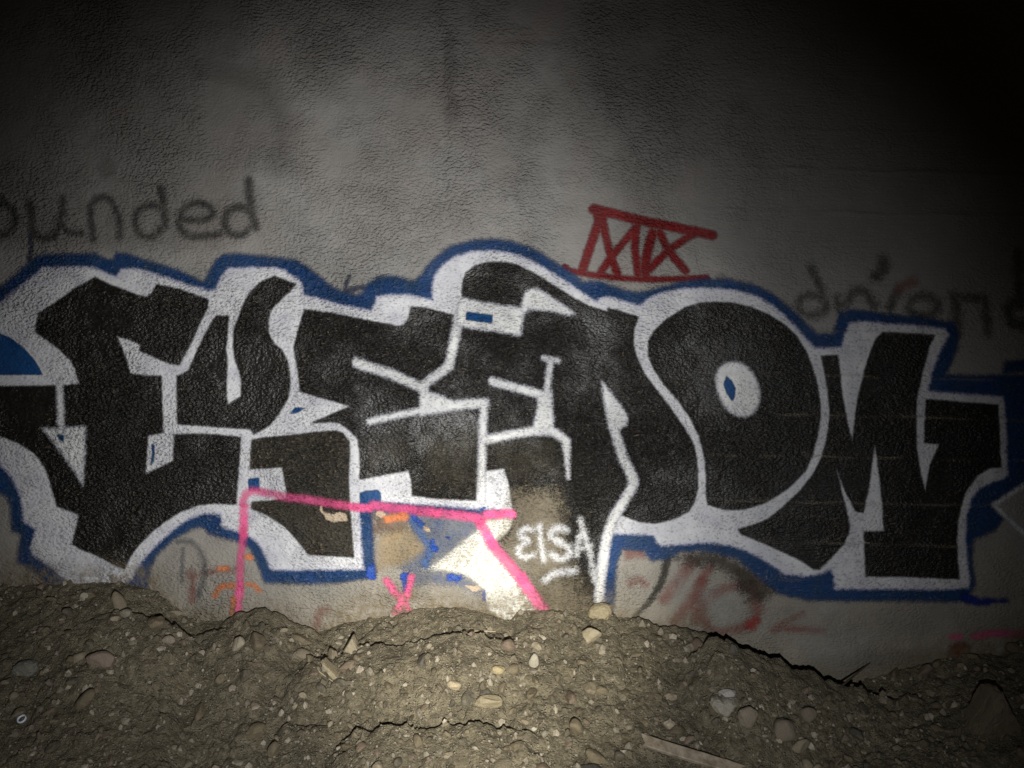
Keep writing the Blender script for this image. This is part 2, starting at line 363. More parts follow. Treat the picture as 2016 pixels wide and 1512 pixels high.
M_orange = paint_mat('orange_spray_paint', (0.72, 0.22, 0.07), (0.55, 0.18, 0.08), feather=4.5, grain=1.2, opacity=0.8, wobble=6, patch=0.4)
M_grey = paint_mat('grey_spray_paint', (0.085, 0.09, 0.10), (0.11, 0.115, 0.12), feather=5.5, grain=0.9, opacity=0.6, wobble=4, patch=0.4)
M_dark = paint_mat('dark_brown_grime', (0.035, 0.027, 0.018), (0.06, 0.04, 0.028), feather=14, grain=1.3, opacity=0.8, wobble=14, patch=0.35)
M_tan = paint_mat('bare_tan_concrete', (0.26, 0.22, 0.155), (0.18, 0.15, 0.105), feather=22, grain=1.8, opacity=0.62, wobble=16, patch=0.35)
M_chip = paint_mat('chipped_bare_concrete', (0.46, 0.37, 0.27), (0.38, 0.29, 0.21), feather=2.0, grain=0.6, wobble=9)
M_haze = paint_mat('pale_scuffed_limewash', (0.45, 0.44, 0.41), (0.36, 0.35, 0.32), feather=14, grain=2.0, opacity=0.35, wobble=12, patch=0.7)
M_wedge = paint_mat('worn_white_paint', (0.62, 0.62, 0.58), (0.52, 0.51, 0.47), feather=5, grain=0.9, wobble=5, pit=0.8, wear=0.82, wear_col=(0.31, 0.26, 0.17), rim=(0.45, 0.42, 0.36))
M_elsa = paint_mat('thin_white_paint', (0.66, 0.66, 0.66), (0.5, 0.5, 0.52), feather=6.5, grain=1.2, opacity=0.84, wobble=3, patch=0.25)

# ---- old lettering beneath the mural
word('painted_word', [[S([(-12, 408), (6, 399), (22, 411), (30, 431), (24, 452), (8, 462), (-12, 458)], 11), S([(2, 388), (8, 398)], 8)],
    [S([(58, 398), (61, 431), (67, 458), (83, 470), (103, 464), (117, 442), (122, 412), (122, 392)], 12), S([(120, 440), (133, 456), (161, 459)], 9)],
    [S([(178, 405), (179, 440), (183, 472)], 11), S([(178, 405), (194, 389), (214, 391), (228, 413), (236, 440), (237, 467)], 10)],
    [S([(317, 371), (322, 403), (325, 444)], 12), S([(319, 409), (292, 405), (269, 420), (267, 445), (280, 464), (303, 464), (321, 446)], 10)],
    [S([(358, 432), (389, 434), (419, 424), (411, 406), (386, 399), (361, 412), (353, 437), (359, 456), (383, 467), (411, 464), (433, 461)], 11)],
    [S([(489, 357), (492, 392), (497, 426), (503, 448)], 14), S([(492, 414), (469, 408), (447, 420), (442, 440), (453, 459), (475, 463), (495, 448)], 12)]],
    M_marker, 9, 'faded black handwritten letters ounded above the mural')
word('painted_word', [[S([(1597, 527), (1608, 552), (1620, 582), (1626, 606)], 13), E(1600, 601, 27, 20, 13)], [S([(1646, 586), (1652, 608)], 13), S([(1650, 600), (1668, 594), (1683, 574), (1705, 577), (1722, 602)], 14)],
    [S([(1740, 512), (1738, 530), (1726, 543)], 20)], [S([(1766, 575), (1752, 606)], 15)], [E(1817, 603, 28, 20, 14)],
    [S([(1874, 583), (1905, 586), (1936, 588)], 13), S([(1880, 585), (1884, 650)], 18), S([(1938, 590), (1945, 656)], 14)], [E(2008, 616, 24, 24, 18), S([(2010, 600), (2004, 540), (2006, 500)], 18)]],
    paint_mat('worn_black_lettering_paint', (0.03, 0.03, 0.028), (0.05, 0.048, 0.044), feather=10, grain=1.3, opacity=0.66, wobble=8, patch=0.55), 12, 'faded black handwritten letters drivond beside the mural')
sheet('red_tag', [S([(1168, 412), (1200, 419), (1260, 434), (1340, 450), (1402, 463)], 18), S([(1183, 424), (1165, 476), (1147, 531)], 17), S([(1186, 432), (1198, 488), (1216, 541)], 15),
    S([(1179, 541), (1206, 503), (1254, 446)], 14), S([(1254, 446), (1250, 486), (1256, 541)], 14), S([(1284, 460), (1273, 505), (1270, 538)], 18), S([(1299, 458), (1316, 492), (1350, 533)], 15),
    S([(1368, 460), (1320, 490), (1279, 530)], 14), S([(1112, 526), (1130, 535), (1206, 546), (1289, 550), (1392, 547)], 11), P([(1166, 405), (1196, 412), (1195, 440), (1170, 436)])],
    M_red, wall, 7, label='dark red spray tag MIX between two bars')
M_faint = paint_mat('faint_blue_paint', (0.012, 0.02, 0.07), feather=4, grain=0.8, opacity=0.6)
each('blue_drip', [S([(60, 462), (61, 490), (57, 512)], 8), [S([(688, 545), (682, 558), (680, 575)], 8), S([(680, 574), (712, 566)], 10)]], M_faint, wall, 6)
word('red_scribble', [P([(1228, 1080), (1266, 1082), (1269, 1097), (1230, 1100)]), S([(1361, 1108), (1335, 1146), (1308, 1180)], 20), S([(1396, 1118), (1370, 1163), (1350, 1196), (1326, 1224)], 17), S([(1383, 1146), (1373, 1191), (1371, 1220)], 15),
    S([(1452, 1152), (1425, 1160), (1399, 1176), (1384, 1200), (1391, 1229), (1408, 1243), (1444, 1240), (1474, 1229)], 15), S([(1242, 1148), (1258, 1142), (1270, 1150)], 9),
    S([(1522, 1240), (1560, 1238), (1620, 1243)], 8), S([(1530, 1232), (1580, 1207)], 5), S([(1482, 1150), (1490, 1200)], 22)], M_redfade, 9, 'faded red scribble on bare concrete low on the wall', 'stroke')
sheet('red_blot', [S([(1478, 1231), (1486, 1222)], 19)], paint_mat('red_blot_paint', (0.30, 0.035, 0.03), feather=8, grain=1.0, opacity=0.7), wall, 6)
sheet('dark_smear', [S([(1314, 1100), (1300, 1150), (1272, 1190), (1250, 1214)], 15, 5)], paint_mat('dark_smear_paint', (0.04, 0.036, 0.028), feather=5, grain=1.2, opacity=0.8, wobble=6), wall, 6)
sheet('grime_patch', [P([(1330, 1098), (1359, 1090), (1425, 1092), (1463, 1114), (1512, 1140), (1524, 1163), (1503, 1182), (1474, 1180), (1460, 1163), (1444, 1142), (1425, 1120), (1397, 1112), (1360, 1112)])], M_dark, wall, 14)
each('scuff_patch', [P([(1560, 1255), (1630, 1240), (1720, 1248), (1700, 1285), (1600, 1295)]), P([(1385, 1165), (1440, 1170), (1450, 1215), (1420, 1235), (1395, 1210)]), P([(1330, 1130), (1352, 1135), (1345, 1180), (1320, 1190)]), P([(1610, 1190), (1670, 1186), (1660, 1206), (1615, 1210)])], M_haze, wall, 14)
each('red_mark', [S([(376, 1128), (379, 1150), (380, 1182)], 11), S([(384, 1132), (430, 1124), (462, 1120)], 6), S([(622, 1240), (630, 1205), (645, 1198)], 9)], M_redfade, wall, 7)
sheet('grey_letter', [S([(352, 1066), (380, 1069), (400, 1095), (403, 1132), (391, 1172)], 9), S([(361, 1080), (358, 1146)], 6)], M_grey, wall, 7, label='thin grey letter D sprayed under the mural arch')
each('scuff_patch', [S([(700, 1165), (640, 1160), (628, 1158)], 6)], M_haze, wall, 10)

# ---- the mural: blue halo, white body, black letters, white lines
HALO = [(-58, 590), (0, 567), (72, 504), (100, 501), (187, 500), (212, 511), (225, 511), (232, 499), (250, 500), (275, 509), (350, 532), (400, 555), (410, 542), (425, 515), (442, 501), (470, 500), (525, 506), (580, 512), (612, 530), (637, 552), (662, 570), (700, 582), (715, 577), (725, 560), (742, 546), (775, 544), (815, 554), (830, 542), (840, 525), (862, 505), (890, 484), (932, 474), (970, 471), (1007, 476), (1045, 487), (1082, 510), (1120, 535), (1150, 555), (1175, 555), (1195, 559), (1230, 572), (1255, 577), (1300, 567), (1340, 556), (1387, 550), (1437, 551), (1475, 559), (1512, 574), (1537, 592), (1570, 620), (1595, 645), (1605, 657), (1641, 656), (1652, 616), (1674, 610), (1737, 617), (1824, 627), (1874, 635), (1888, 660), (1882, 690), (1862, 737), (1912, 740), (2070, 738),
    (2070, 940), (2016, 950), (1952, 994), (1975, 1020), (1955, 1045), (1915, 1062), (1912, 1100), (1918, 1150), (1900, 1184), (1800, 1182), (1700, 1182), (1620, 1182), (1587, 1180), (1537, 1170), (1510, 1150), (1487, 1130), (1450, 1100), (1412, 1088), (1375, 1083), (1340, 1086), (1312, 1100), (1282, 1102), (1268, 1084), (1225, 1081), (1215, 1107), (1210, 1160), (1206, 1200), (1188, 1222), (1150, 1150), (1000, 1008), (940, 1014), (815, 1012), (751, 1010), (733, 1007), (739, 1135), (720, 1138), (675, 1146), (612, 1150), (530, 1147), (520, 1145), (512, 1120), (500, 1092), (490, 1077), (470, 1067), (425, 1055), (412, 1050), (400, 1037), (375, 1041), (350, 1056), (325, 1076), (307, 1096), (297, 1116), (292, 1147), (290, 1170), (112, 1170), (80, 1130), (37, 1104), (37, 1082), (45, 1052), (25, 1045), (22, 1007), (17, 980), (0, 968), (-58, 945)]
WHITE = [(-58, 630), (0, 597), (40, 565), (85, 527), (120, 526), (170, 525), (192, 529), (231, 547), (234, 541), (240, 530), (272, 529), (295, 535), (312, 542), (412, 573), (425, 570), (438, 543), (450, 529), (504, 527), (540, 527), (560, 532), (582, 547), (595, 557), (598, 580), (625, 587), (675, 601), (730, 611), (737, 600), (742, 585), (762, 581), (800, 580), (825, 584), (852, 591), (851, 567), (856, 542), (872, 522), (895, 506), (932, 495), (970, 494), (1007, 499), (1037, 509), (1070, 527), (1107, 550), (1145, 575), (1175, 595), (1182, 587), (1192, 584), (1210, 587), (1240, 597), (1260, 602), (1277, 587), (1300, 577), (1330, 570), (1375, 567), (1425, 569), (1462, 575), (1495, 586), (1525, 605), (1550, 627), (1575, 652), (1595, 677), (1604, 685), (1625, 685), (1655, 684), (1662, 660), (1672, 637), (1692, 632), (1737, 636), (1812, 642), (1857, 647), (1867, 659), (1849, 692), (1834, 732), (1826, 770), (1887, 775), (1972, 781), (1977, 795), (1979, 845), (1981, 900), (1982, 935), (1974, 942), (1949, 950), (1929, 961), (1912, 982), (1902, 1010), (1899, 1060), (1902, 1097), (1907, 1137), (1906, 1157), (1837, 1160), (1712, 1159), (1642, 1159), (1641, 1135), (1634, 1120), (1612, 1131), (1587, 1134), (1545, 1131), (1525, 1117), (1500, 1100), (1470, 1085), (1437, 1074), (1400, 1068), (1362, 1070), (1325, 1073), (1300, 1074), (1292, 1067), (1287, 1054), (1203, 1050), (1197, 1095), (1192, 1132), (1187, 1190), (1185, 1222), (1060, 1222), (1060, 1180), (1012, 1022), (1010, 1005), (955, 1003), (900, 998), (822, 992), (752, 988), (708, 990), (708, 1007), (712, 1070), (717, 1121), (540, 1122), (532, 1117), (517, 1082), (505, 1065), (485, 1052), (437, 1037), (435, 1012), (400, 1012), (375, 1020), (345, 1040), (312, 1070), (287, 1096), (270, 1121), (263, 1140), (240, 1150), (200, 1165), (150, 1165), (130, 1142), (105, 1117), (67, 1092), (61, 1077), (67, 1057), (72, 1042), (47, 1025), (45, 995), (40, 970), (25, 940), (0, 912), (-58, 880)]
WEDGE = [(952, 1024), (1009, 1016), (1012, 1038), (973, 1066), (971, 1074), (996, 1096), (1020, 1119), (1045, 1157), (1072, 1198), (1072, 1224), (1000, 1224), (985, 1216), (960, 1197), (952, 1165), (929, 1141), (912, 1131), (878, 1124), (833, 1122), (880, 1090), (938, 1042)]
mural = sheet('graffiti_mural', [P(WHITE)], M_white, wall, 6, layer=12, label='large black lettered graffiti mural with white outline and blue halo')
sheet('blue_halo', [P(HALO)], M_blue, mural, 9, layer=10, label='blue painted halo around the mural')
sheet('white_wedge', [P(WEDGE)], M_wedge, mural, 6, layer=12.5)
B_F = [(-58, 848), (-58, 760), (0, 760), (60, 760), (115, 759), (158, 756), (150, 730), (140, 710), (120, 690), (100, 675), (72, 654), (71, 640), (77, 617), (100, 602), (150, 567), (189, 546), (222, 562), (275, 582), (292, 585), (302, 577), (309, 560), (350, 568), (412, 590), (410, 605), (390, 647), (375, 680), (355, 719), (335, 716), (300, 701), (275, 690), (279, 679), (262, 672), (230, 661), (240, 682), (250, 707), (257, 735), (287, 740), (319, 740), (320, 785), (322, 852), (292, 857), (290, 895), (287, 934), (342, 907), (344, 856), (375, 854), (425, 855), (475, 861), (471, 920), (467, 970), (466, 993), (425, 991), (390, 995), (357, 1007), (325, 1027), (300, 1047), (275, 1072), (257, 1098), (247, 1120), (225, 1111), (195, 1094), (160, 1081), (144, 1070), (150, 1045), (157, 1012), (115, 997), (107, 975), (100, 945), (90, 920), (70, 892), (37, 872), (0, 857)]
B_U = [(427, 622), (452, 622), (450, 647), (446, 685), (449, 717), (447, 747), (447, 785), (450, 797), (475, 781), (476, 747), (470, 727), (464, 710), (460, 685), (461, 650), (470, 625), (480, 600), (492, 577), (512, 557), (540, 544), (560, 550), (584, 560), (570, 575), (555, 590), (535, 610), (529, 635), (530, 657), (540, 675), (557, 690), (567, 710), (572, 735), (572, 767), (566, 787), (550, 815), (532, 837), (516, 847), (500, 856), (495, 845), (420, 840), (350, 835), (349, 785), (349, 740), (360, 737), (372, 729), (385, 700), (400, 667), (420, 630)]
B_UL = [(496, 866), (525, 861), (575, 856), (662, 847), (675, 852), (689, 868), (689, 895), (687, 945), (689, 982), (691, 1020), (697, 1097), (650, 1094), (607, 1091), (592, 1070), (562, 1037), (525, 1012), (496, 1002), (497, 988), (525, 986), (567, 981), (562, 950), (557, 919), (493, 924), (494, 895)]
B_BIG = [(600, 609), (650, 616), (700, 626), (750, 636), (785, 642), (796, 639), (803, 630), (810, 604), (837, 606), (900, 622), (909, 600), (909, 575), (911, 555), (918, 537), (935, 523), (960, 516), (995, 517), (1020, 522), (1045, 535), (1082, 557), (1120, 581), (1157, 602), (1180, 609), (1195, 613), (1196, 606), (1220, 612), (1257, 624), (1249, 645), (1246, 672), (1254, 705), (1268, 735), (1290, 765), (1318, 801), (1350, 847), (1365, 875), (1372, 905), (1374, 960), (1367, 987), (1355, 1007), (1325, 1022), (1292, 1030), (1257, 1027), (1227, 1015), (1205, 1012), (1188, 1045), (1174, 1120), (1170, 1192), (1172, 1224), (1072, 1224), (1045, 1157), (1015, 1115), (975, 1070), (1000, 1050), (1012, 1022), (1010, 1008), (1005, 970), (1000, 945), (992, 922), (955, 927), (940, 945), (937, 985), (850, 980), (812, 975), (810, 945), (805, 926), (760, 934), (709, 943), (709, 895), (705, 863), (687, 846), (670, 833), (650, 831), (612, 833), (690, 800), (592, 771), (590, 755), (587, 730), (582, 705), (579, 685), (585, 660), (592, 635)]
EZONE = [(560, 560), (903, 560), (903, 625), (891, 685), (884, 721), (834, 757), (834, 795), (951, 795), (949, 1000), (560, 1000)]
B_O = [(1400, 595), (1437, 596), (1475, 604), (1512, 619), (1545, 640), (1568, 662), (1585, 690), (1597, 718), (1607, 750), (1613, 785), (1614, 820), (1609, 857), (1600, 893), (1585, 926), (1562, 952), (1532, 975), (1500, 992), (1462, 1003), (1425, 1003), (1393, 993), (1389, 972), (1390, 935), (1385, 895), (1376, 860), (1360, 825), (1335, 790), (1307, 757), (1286, 727), (1276, 700), (1276, 672), (1287, 652), (1312, 628), (1345, 607), (1375, 597)]
B_W = [(1616, 701), (1649, 699), (1652, 727), (1657, 775), (1667, 832), (1677, 868), (1682, 820), (1689, 777), (1699, 737), (1712, 695), (1724, 666), (1737, 654), (1787, 656), (1839, 660), (1829, 680), (1817, 727), (1804, 782), (1802, 820), (1803, 870), (1804, 885), (1809, 922), (1821, 967), (1829, 915), (1839, 895), (1848, 874), (1819, 872), (1819, 832), (1822, 786), (1887, 791), (1963, 797), (1966, 860), (1969, 919), (1944, 922), (1922, 937), (1902, 965), (1892, 992), (1884, 1022), (1882, 1072), (1884, 1110), (1887, 1140), (1787, 1135), (1703, 1134), (1701, 1097), (1699, 1046), (1739, 1045), (1736, 1000), (1732, 955), (1726, 910), (1721, 874), (1716, 910), (1709, 960), (1698, 1008), (1683, 1006), (1662, 967), (1645, 921), (1662, 992), (1672, 1034), (1669, 1052), (1660, 1070), (1637, 1095), (1612, 1120), (1600, 1120), (1575, 1102), (1537, 1085), (1500, 1068), (1460, 1052), (1452, 1042), (1480, 1034), (1512, 1021), (1537, 1000), (1572, 968), (1597, 937), (1616, 900), (1624, 875), (1630, 842), (1632, 807), (1629, 770), (1622, 732)]
sheet('letter_fill', [P(B_F)], M_black, mural, 5, layer=14)
sheet('letter_fill', [P(B_U)], M_black, mural, 5, layer=14)
sheet('letter_fill', [P(B_UL)], M_blackworn, mural, 5, layer=14)
sheet('letter_fill', [P(B_BIG)], M_black, mural, 5, clip=[P(EZONE)], layer=14)
sheet('letter_fill', [P(B_BIG)], M_black, mural, 5, cut=[P(EZONE)], layer=14.5)
sheet('letter_fill', [P(B_O, False)], M_black, mural, 5, layer=14)
sheet('letter_fill', [P(B_W)], M_black, mural, 5, layer=14)
LAYER[0] = 15
WLN = [16.0]
def wl(*s, **k):
    WLN[0] += 0.17
    return sheet('white_line', list(s), M_white2, mural, 8, layer=WLN[0], **k)
wl(S([(119, 752), (121, 800), (123, 845)], 12), P([(85, 844), (117, 842), (170, 840), (169, 895), (165, 956), (150, 930), (125, 895), (105, 867)]))
wl(S([(904, 618), (892, 685), (884, 721), (836, 757)], 17, sm=False), S([(703, 714), (770, 736), (832, 764)], 18, sm=False), S([(837, 757), (834, 800)], 16),
   P([(827, 768), (848, 772), (895, 789), (938, 785), (963, 785), (959, 800), (942, 803), (900, 806), (850, 815), (826, 819)]), S([(729, 830), (780, 818), (832, 807)], 12), S([(954, 792), (950, 860), (948, 985)], 15))
wl(P([(905, 585), (945, 595), (1027, 607), (1029, 590), (1035, 575), (1050, 567), (1070, 575), (1095, 592), (1132, 617), (1120, 621), (1082, 612), (1040, 609), (1031, 620), (1025, 661), (970, 652), (912, 644), (898, 640)]))
wl(S([(1070, 705), (1098, 710)], 9), S([(1084, 708), (1080, 740), (1077, 772)], 12), S([(970, 751), (1015, 763), (1072, 778)], 15), P([(1060, 778), (1087, 768), (1088, 800), (1090, 846), (1048, 846), (1056, 812)]),
   S([(955, 866), (1000, 857), (1050, 849), (1088, 851), (1110, 864)], 16), P([(1100, 852), (1122, 864), (1122, 900), (1121, 942), (1116, 942), (1111, 900), (1106, 872)]))
wl(P([(1184, 750), (1205, 777), (1225, 802), (1235, 822), (1233, 835), (1217, 848), (1198, 842), (1192, 810)]), S([(1207, 838), (1216, 870), (1228, 905), (1246, 943), (1240, 965), (1222, 995), (1205, 1025), (1193, 1065), (1186, 1110), (1181, 1150), (1178, 1215)], 18))
wl(P(smooth([(1435, 714), (1460, 716), (1477, 730), (1490, 752), (1495, 780), (1487, 807), (1467, 820), (1440, 814), (1422, 792), (1412, 767), (1409, 742), (1416, 724)])))
wl(S([(2070, 918), (2016, 954), (1955, 994)], 9, sm=False), S([(1955, 994), (1999, 1037), (2070, 1100)], 9, sm=False))
BDN = [18.0]
def bd(*s, **k):
    BDN[0] += 0.06
    return sheet('blue_detail', list(s), M_blue2, mural, 5, layer=BDN[0], **k)
bd(P([(919, 614), (970, 621), (969, 637), (917, 630)]))
bd(P([(1429, 740), (1440, 750), (1447, 765), (1446, 780), (1441, 790), (1430, 775), (1424, 757)]))
bd(P([(114, 856), (129, 856), (127, 870), (120, 865)])); bd(S([(302, 876), (303, 890), (301, 910)], 4.5)); bd(P([(572, 815), (582, 802), (600, 804), (587, 812)]))
bd(P([(490, 943), (511, 940), (513, 966), (491, 966)])); bd(P([(709, 970), (720, 966), (745, 964), (750, 970), (751, 987), (710, 993)]))
bd(P([(-58, 645), (0, 656), (20, 664), (45, 682), (66, 704), (78, 722), (86, 738), (-58, 738)]))
sheet('tan_worn_patch', [P([(1010, 972), (1045, 968), (1095, 970), (1108, 1010), (1105, 1050), (1120, 1100), (1135, 1150), (1150, 1224), (1060, 1224), (1030, 1140), (978, 1072), (1006, 1050)])], M_tan, mural, 16, layer=19.5)
each('tan_worn_patch', [P([(505, 992), (560, 995), (600, 1005), (640, 1015), (690, 1010), (694, 1060), (660, 1075), (610, 1060), (570, 1030)]), P([(830, 860), (935, 850), (935, 960), (850, 950)]), P([(720, 870), (790, 850), (800, 900), (730, 920)]), P([(960, 880), (1090, 870), (1100, 930), (1010, 940)])], paint_mat('rubbed_black_patch', (0.10, 0.088, 0.062), (0.07, 0.06, 0.043), feather=18, grain=2.6, opacity=0.3, wobble=16, patch=0.6), mural, 14, layer=19)
sheet('paint_chip', [P([(633, 995), (638, 1005), (655, 1010), (682, 1012), (686, 1025), (660, 1028), (640, 1022), (630, 1006)])], M_chip, mural, 4, layer=20)
each('paint_chip', [P([(741, 1004), (755, 1002), (760, 1012), (750, 1016), (740, 1012)]), P([(833, 1034), (843, 1036), (848, 1048), (838, 1044)]), P([(918, 1153), (940, 1150), (955, 1160), (935, 1166)])], M_chip, mural, 4, layer=23)
each('blue_overspray', [P([(803, 1013), (850, 1012), (940, 1020), (936, 1042), (880, 1088), (835, 1122), (786, 1120), (818, 1097), (836, 1078), (818, 1057), (808, 1030)]), P([(815, 1128), (850, 1124), (905, 1134), (935, 1148), (950, 1166), (945, 1172), (900, 1150), (850, 1148), (812, 1150)])], M_bluehaze, mural, 10, layer=17)
each('blue_flake', [S([(812, 1012), (824, 1026), (832, 1034)], 9), S([(852, 1064), (856, 1078)], 11), S([(880, 1057), (886, 1059)], 5), S([(733, 1118), (731, 1133)], 14), S([(886, 1136), (904, 1137)], 12), S([(935, 1160), (952, 1164), (952, 1180)], 6), S([(947, 1002), (957, 998)], 6), S([(797, 1132), (800, 1160)], 12)], M_blueflake, mural, 5, layer=20)
sheet('blue_smear', [S([(812, 1022), (824, 1046), (842, 1070), (845, 1092), (836, 1112)], 15, 10)], paint_mat('pale_blue_smear', (0.05, 0.11, 0.30), (0.09, 0.14, 0.26), feather=6, grain=1.2, opacity=0.85, wobble=8, patch=0.2), mural, 8, layer=18.6)
sheet('tan_worn_patch', [P([(748, 1050), (800, 1036), (822, 1060), (834, 1077), (816, 1094), (785, 1112), (745, 1118)])], paint_mat('ochre_worn_concrete', (0.36, 0.26, 0.14), (0.29, 0.22, 0.13), feather=12, grain=1.0, opacity=0.65, wobble=10, patch=0.3), mural, 10, layer=19.7)
sheet('tan_worn_patch', [P([(736, 1014), (800, 1024), (806, 1040), (760, 1046), (738, 1052)])], paint_mat('rust_worn_concrete', (0.15, 0.085, 0.05), (0.20, 0.12, 0.075), feather=10, grain=1.2, opacity=0.6, wobble=9, patch=0.4), mural, 10, layer=20.4)
LAYER[0] = 22
# ---- pink, orange and white tags sprayed over the mural
word('pink_outline', [S([(482, 1000), (481, 1030), (481, 1050)], 15), S([(692, 997), (727, 1001)], 14), S([(853, 1007), (862, 1008)], 14), S([(958, 1012), (1008, 1011)], 16), S([(943, 1024), (956, 1047), (970, 1072)], 17), S([(1026, 1136), (1045, 1166), (1070, 1200)], 20), S([(474, 1150), (471, 1180), (469, 1215)], 14)], M_pink, 6, 'bright pink spray strokes crossing the mural', 'stroke')
word('pink_outline', [S([(479, 990), (487, 972), (507, 966), (560, 977), (620, 985), (700, 997)], 14), S([(735, 995), (800, 1002), (860, 1009), (935, 1018), (945, 1024)], 17), S([(481, 1045), (477, 1080), (475, 1110), (474, 1155)], 12), S([(968, 1072), (1000, 1108), (1028, 1140)], 20)], M_pinkthin, 7, 'thin see-through pink spray strokes crossing the mural', 'stroke')
sheet('pink_letter', [S([(763, 1143), (780, 1166), (794, 1188)], 14), S([(811, 1136), (803, 1165), (794, 1186)], 11), S([(794, 1182), (776, 1212)], 13), S([(795, 1185), (806, 1204)], 11)], M_pink, wall, 6, label='pink letter Y sprayed just above the dirt')
each('pink_streak', [S([(1872, 1253), (1886, 1252)], 12), S([(1915, 1251), (1960, 1245), (2030, 1250)], 13)], M_pinkthin, wall, 7, label='short pink streak above the rightmost dirt heap')
each('orange_stroke', [S([(425, 1172), (437, 1155), (462, 1151)], 10), S([(488, 1148), (503, 1152), (511, 1162)], 8), S([(434, 1118), (447, 1118)], 9), S([(489, 1094), (495, 1098)], 8), S([(463, 1178), (460, 1212)], 9)], M_orange, wall, 7, label='orange spray strokes beside the pink line')
sheet('orange_stroke', [S([(764, 1021), (780, 1017), (800, 1016)], 13)], M_orange, wall, 6)
sheet('red_blot', [P([(1868, 1268), (1895, 1262), (1906, 1275), (1895, 1295), (1865, 1295)])], paint_mat('rust_red_paint', (0.16, 0.03, 0.012), feather=7, grain=1.0, opacity=0.8, wobble=6), wall, 8)
sheet('red_blot', [S([(1768, 568), (1796, 556)], 16)], M_redfade, wall, 8)
word('white_name_tag', [S([(1050, 1042), (1034, 1040), (1024, 1053), (1040, 1064), (1024, 1074), (1021, 1088), (1034, 1096), (1052, 1090)], 8), S([(1062, 1034), (1065, 1070), (1070, 1100)], 8), S([(1115, 1041), (1100, 1038), (1086, 1046), (1086, 1057), (1100, 1065), (1117, 1075), (1122, 1088), (1110, 1098), (1094, 1096), (1086, 1090)], 11),
    [S([(1144, 1048), (1138, 1068), (1134, 1090)], 9), S([(1142, 1022), (1152, 1058), (1162, 1095), (1171, 1140)], 9), S([(1136, 1080), (1162, 1073)], 9)], S([(1072, 1141), (1095, 1127), (1130, 1122)], 11)], M_elsa, 6, 'thin white handwritten name EISA with an underline')
sheet('blue_streak', [S([(1896, 1174), (1925, 1184), (1942, 1182)], 16, 12), S([(1940, 1182), (1978, 1180)], 10, 5)], paint_mat('deep_blue_paint', (0.004, 0.02, 0.2), feather=6, grain=0.8, wobble=6, opacity=0.9), wall, 8)
sheet('blue_streak', [P([(1975, 712), (2070, 706), (2070, 730), (1972, 734)])], M_blue, wall, 8)

# ------------------------------------------------------------------ the dirt mound
def ray_z(py, s): return CZ - (py - 756) * K * s / D
SL = 0.50
def base_h(x, d):
    px = 1008 + x / K * D / np.maximum(D - d, 0.8)
    c = ray_z(np.interp(px, cpx, cpy), D)
    c0 = ray_z(np.interp(1008 + x / K, cpx, cpy), D)
    m = sstep(0.0, 0.5, d); c = c0 * (1 - m) + (0.5 * c + 0.5 * 0.40) * m
    return c - SL * d - 0.10 * np.maximum(d - 0.75, 0) * 0
RIDGES = [([(1400, 1262), (1430, 1262), (1470, 1278), (1512, 1296), (1562, 1314), (1612, 1334), (1650, 1351), (1690, 1357), (1742, 1378), (1790, 1370), (1840, 1388), (1890, 1405), (1930, 1402), (1990, 1402), (2040, 1420), (2150, 1440)], None, 0.05),
          ([(600, 1302), (614, 1291), (659, 1291), (691, 1284), (711, 1274), (754, 1276), (829, 1264), (879, 1249), (929, 1251), (979, 1264), (1004, 1274), (1040, 1292)], None, 0.034),
          ([(440, 1228), (470, 1210), (504, 1198), (540, 1205), (575, 1226), (600, 1236), (625, 1248), (650, 1264)], None, 0.034),
          ([(20, 1382), (50, 1372), (130, 1350), (205, 1330), (260, 1355), (290, 1368), (340, 1376)], None, 0.034),
          ([(270, 1284), (320, 1252), (350, 1252), (400, 1252), (470, 1238), (510, 1232), (540, 1240)], None, 0.034),
          ([(1160, 1368), (1185, 1356), (1230, 1350), (1270, 1338), (1320, 1325), (1365, 1302), (1385, 1290), (1430, 1320), (1470, 1333), (1500, 1350)], None, 0.034),
          ([(1208, 1228), (1258, 1217), (1290, 1233), (1330, 1234), (1383, 1246), (1420, 1259), (1450, 1275)], None, 0.034),
          ([(700, 1440), (780, 1428), (850, 1436), (950, 1428), (1040, 1438)], None, 0.034),
          ([(-40, 1312), (40, 1302), (110, 1310), (190, 1288), (225, 1292), (270, 1310)], None, 0.034),
          ([(560, 1432), (620, 1424), (660, 1432)], None, 0.034),
          ([(1500, 1440), (1580, 1420), (1640, 1432), (1720, 1426), (1800, 1440)], None, 0.034),
          ([(60, 1232), (150, 1222), (230, 1210), (300, 1215), (340, 1228)], None, 0.034)]
RC = []
ss = np.linspace(D - 0.03, 1.5, 300)
for pts, _, rise in RIDGES:
    pts = np.array(pts, float); mid = pts[len(pts) // 2]
    zz = ray_z(mid[1], ss); xx = (mid[0] - 1008) * K * ss / D
    hh = base_h(xx, D - ss); ok = np.where(zz - hh > rise)[0]
    below = np.where(zz - hh < rise)[0]
    s0 = ss[0]
    for i in range(len(ss)):
        if zz[i] - hh[i] >= rise: s0 = ss[i]; break
    RC.append(((pts[:, 0] - 1008) * K * s0 / D, ray_z(pts[:, 1], s0), D - s0))
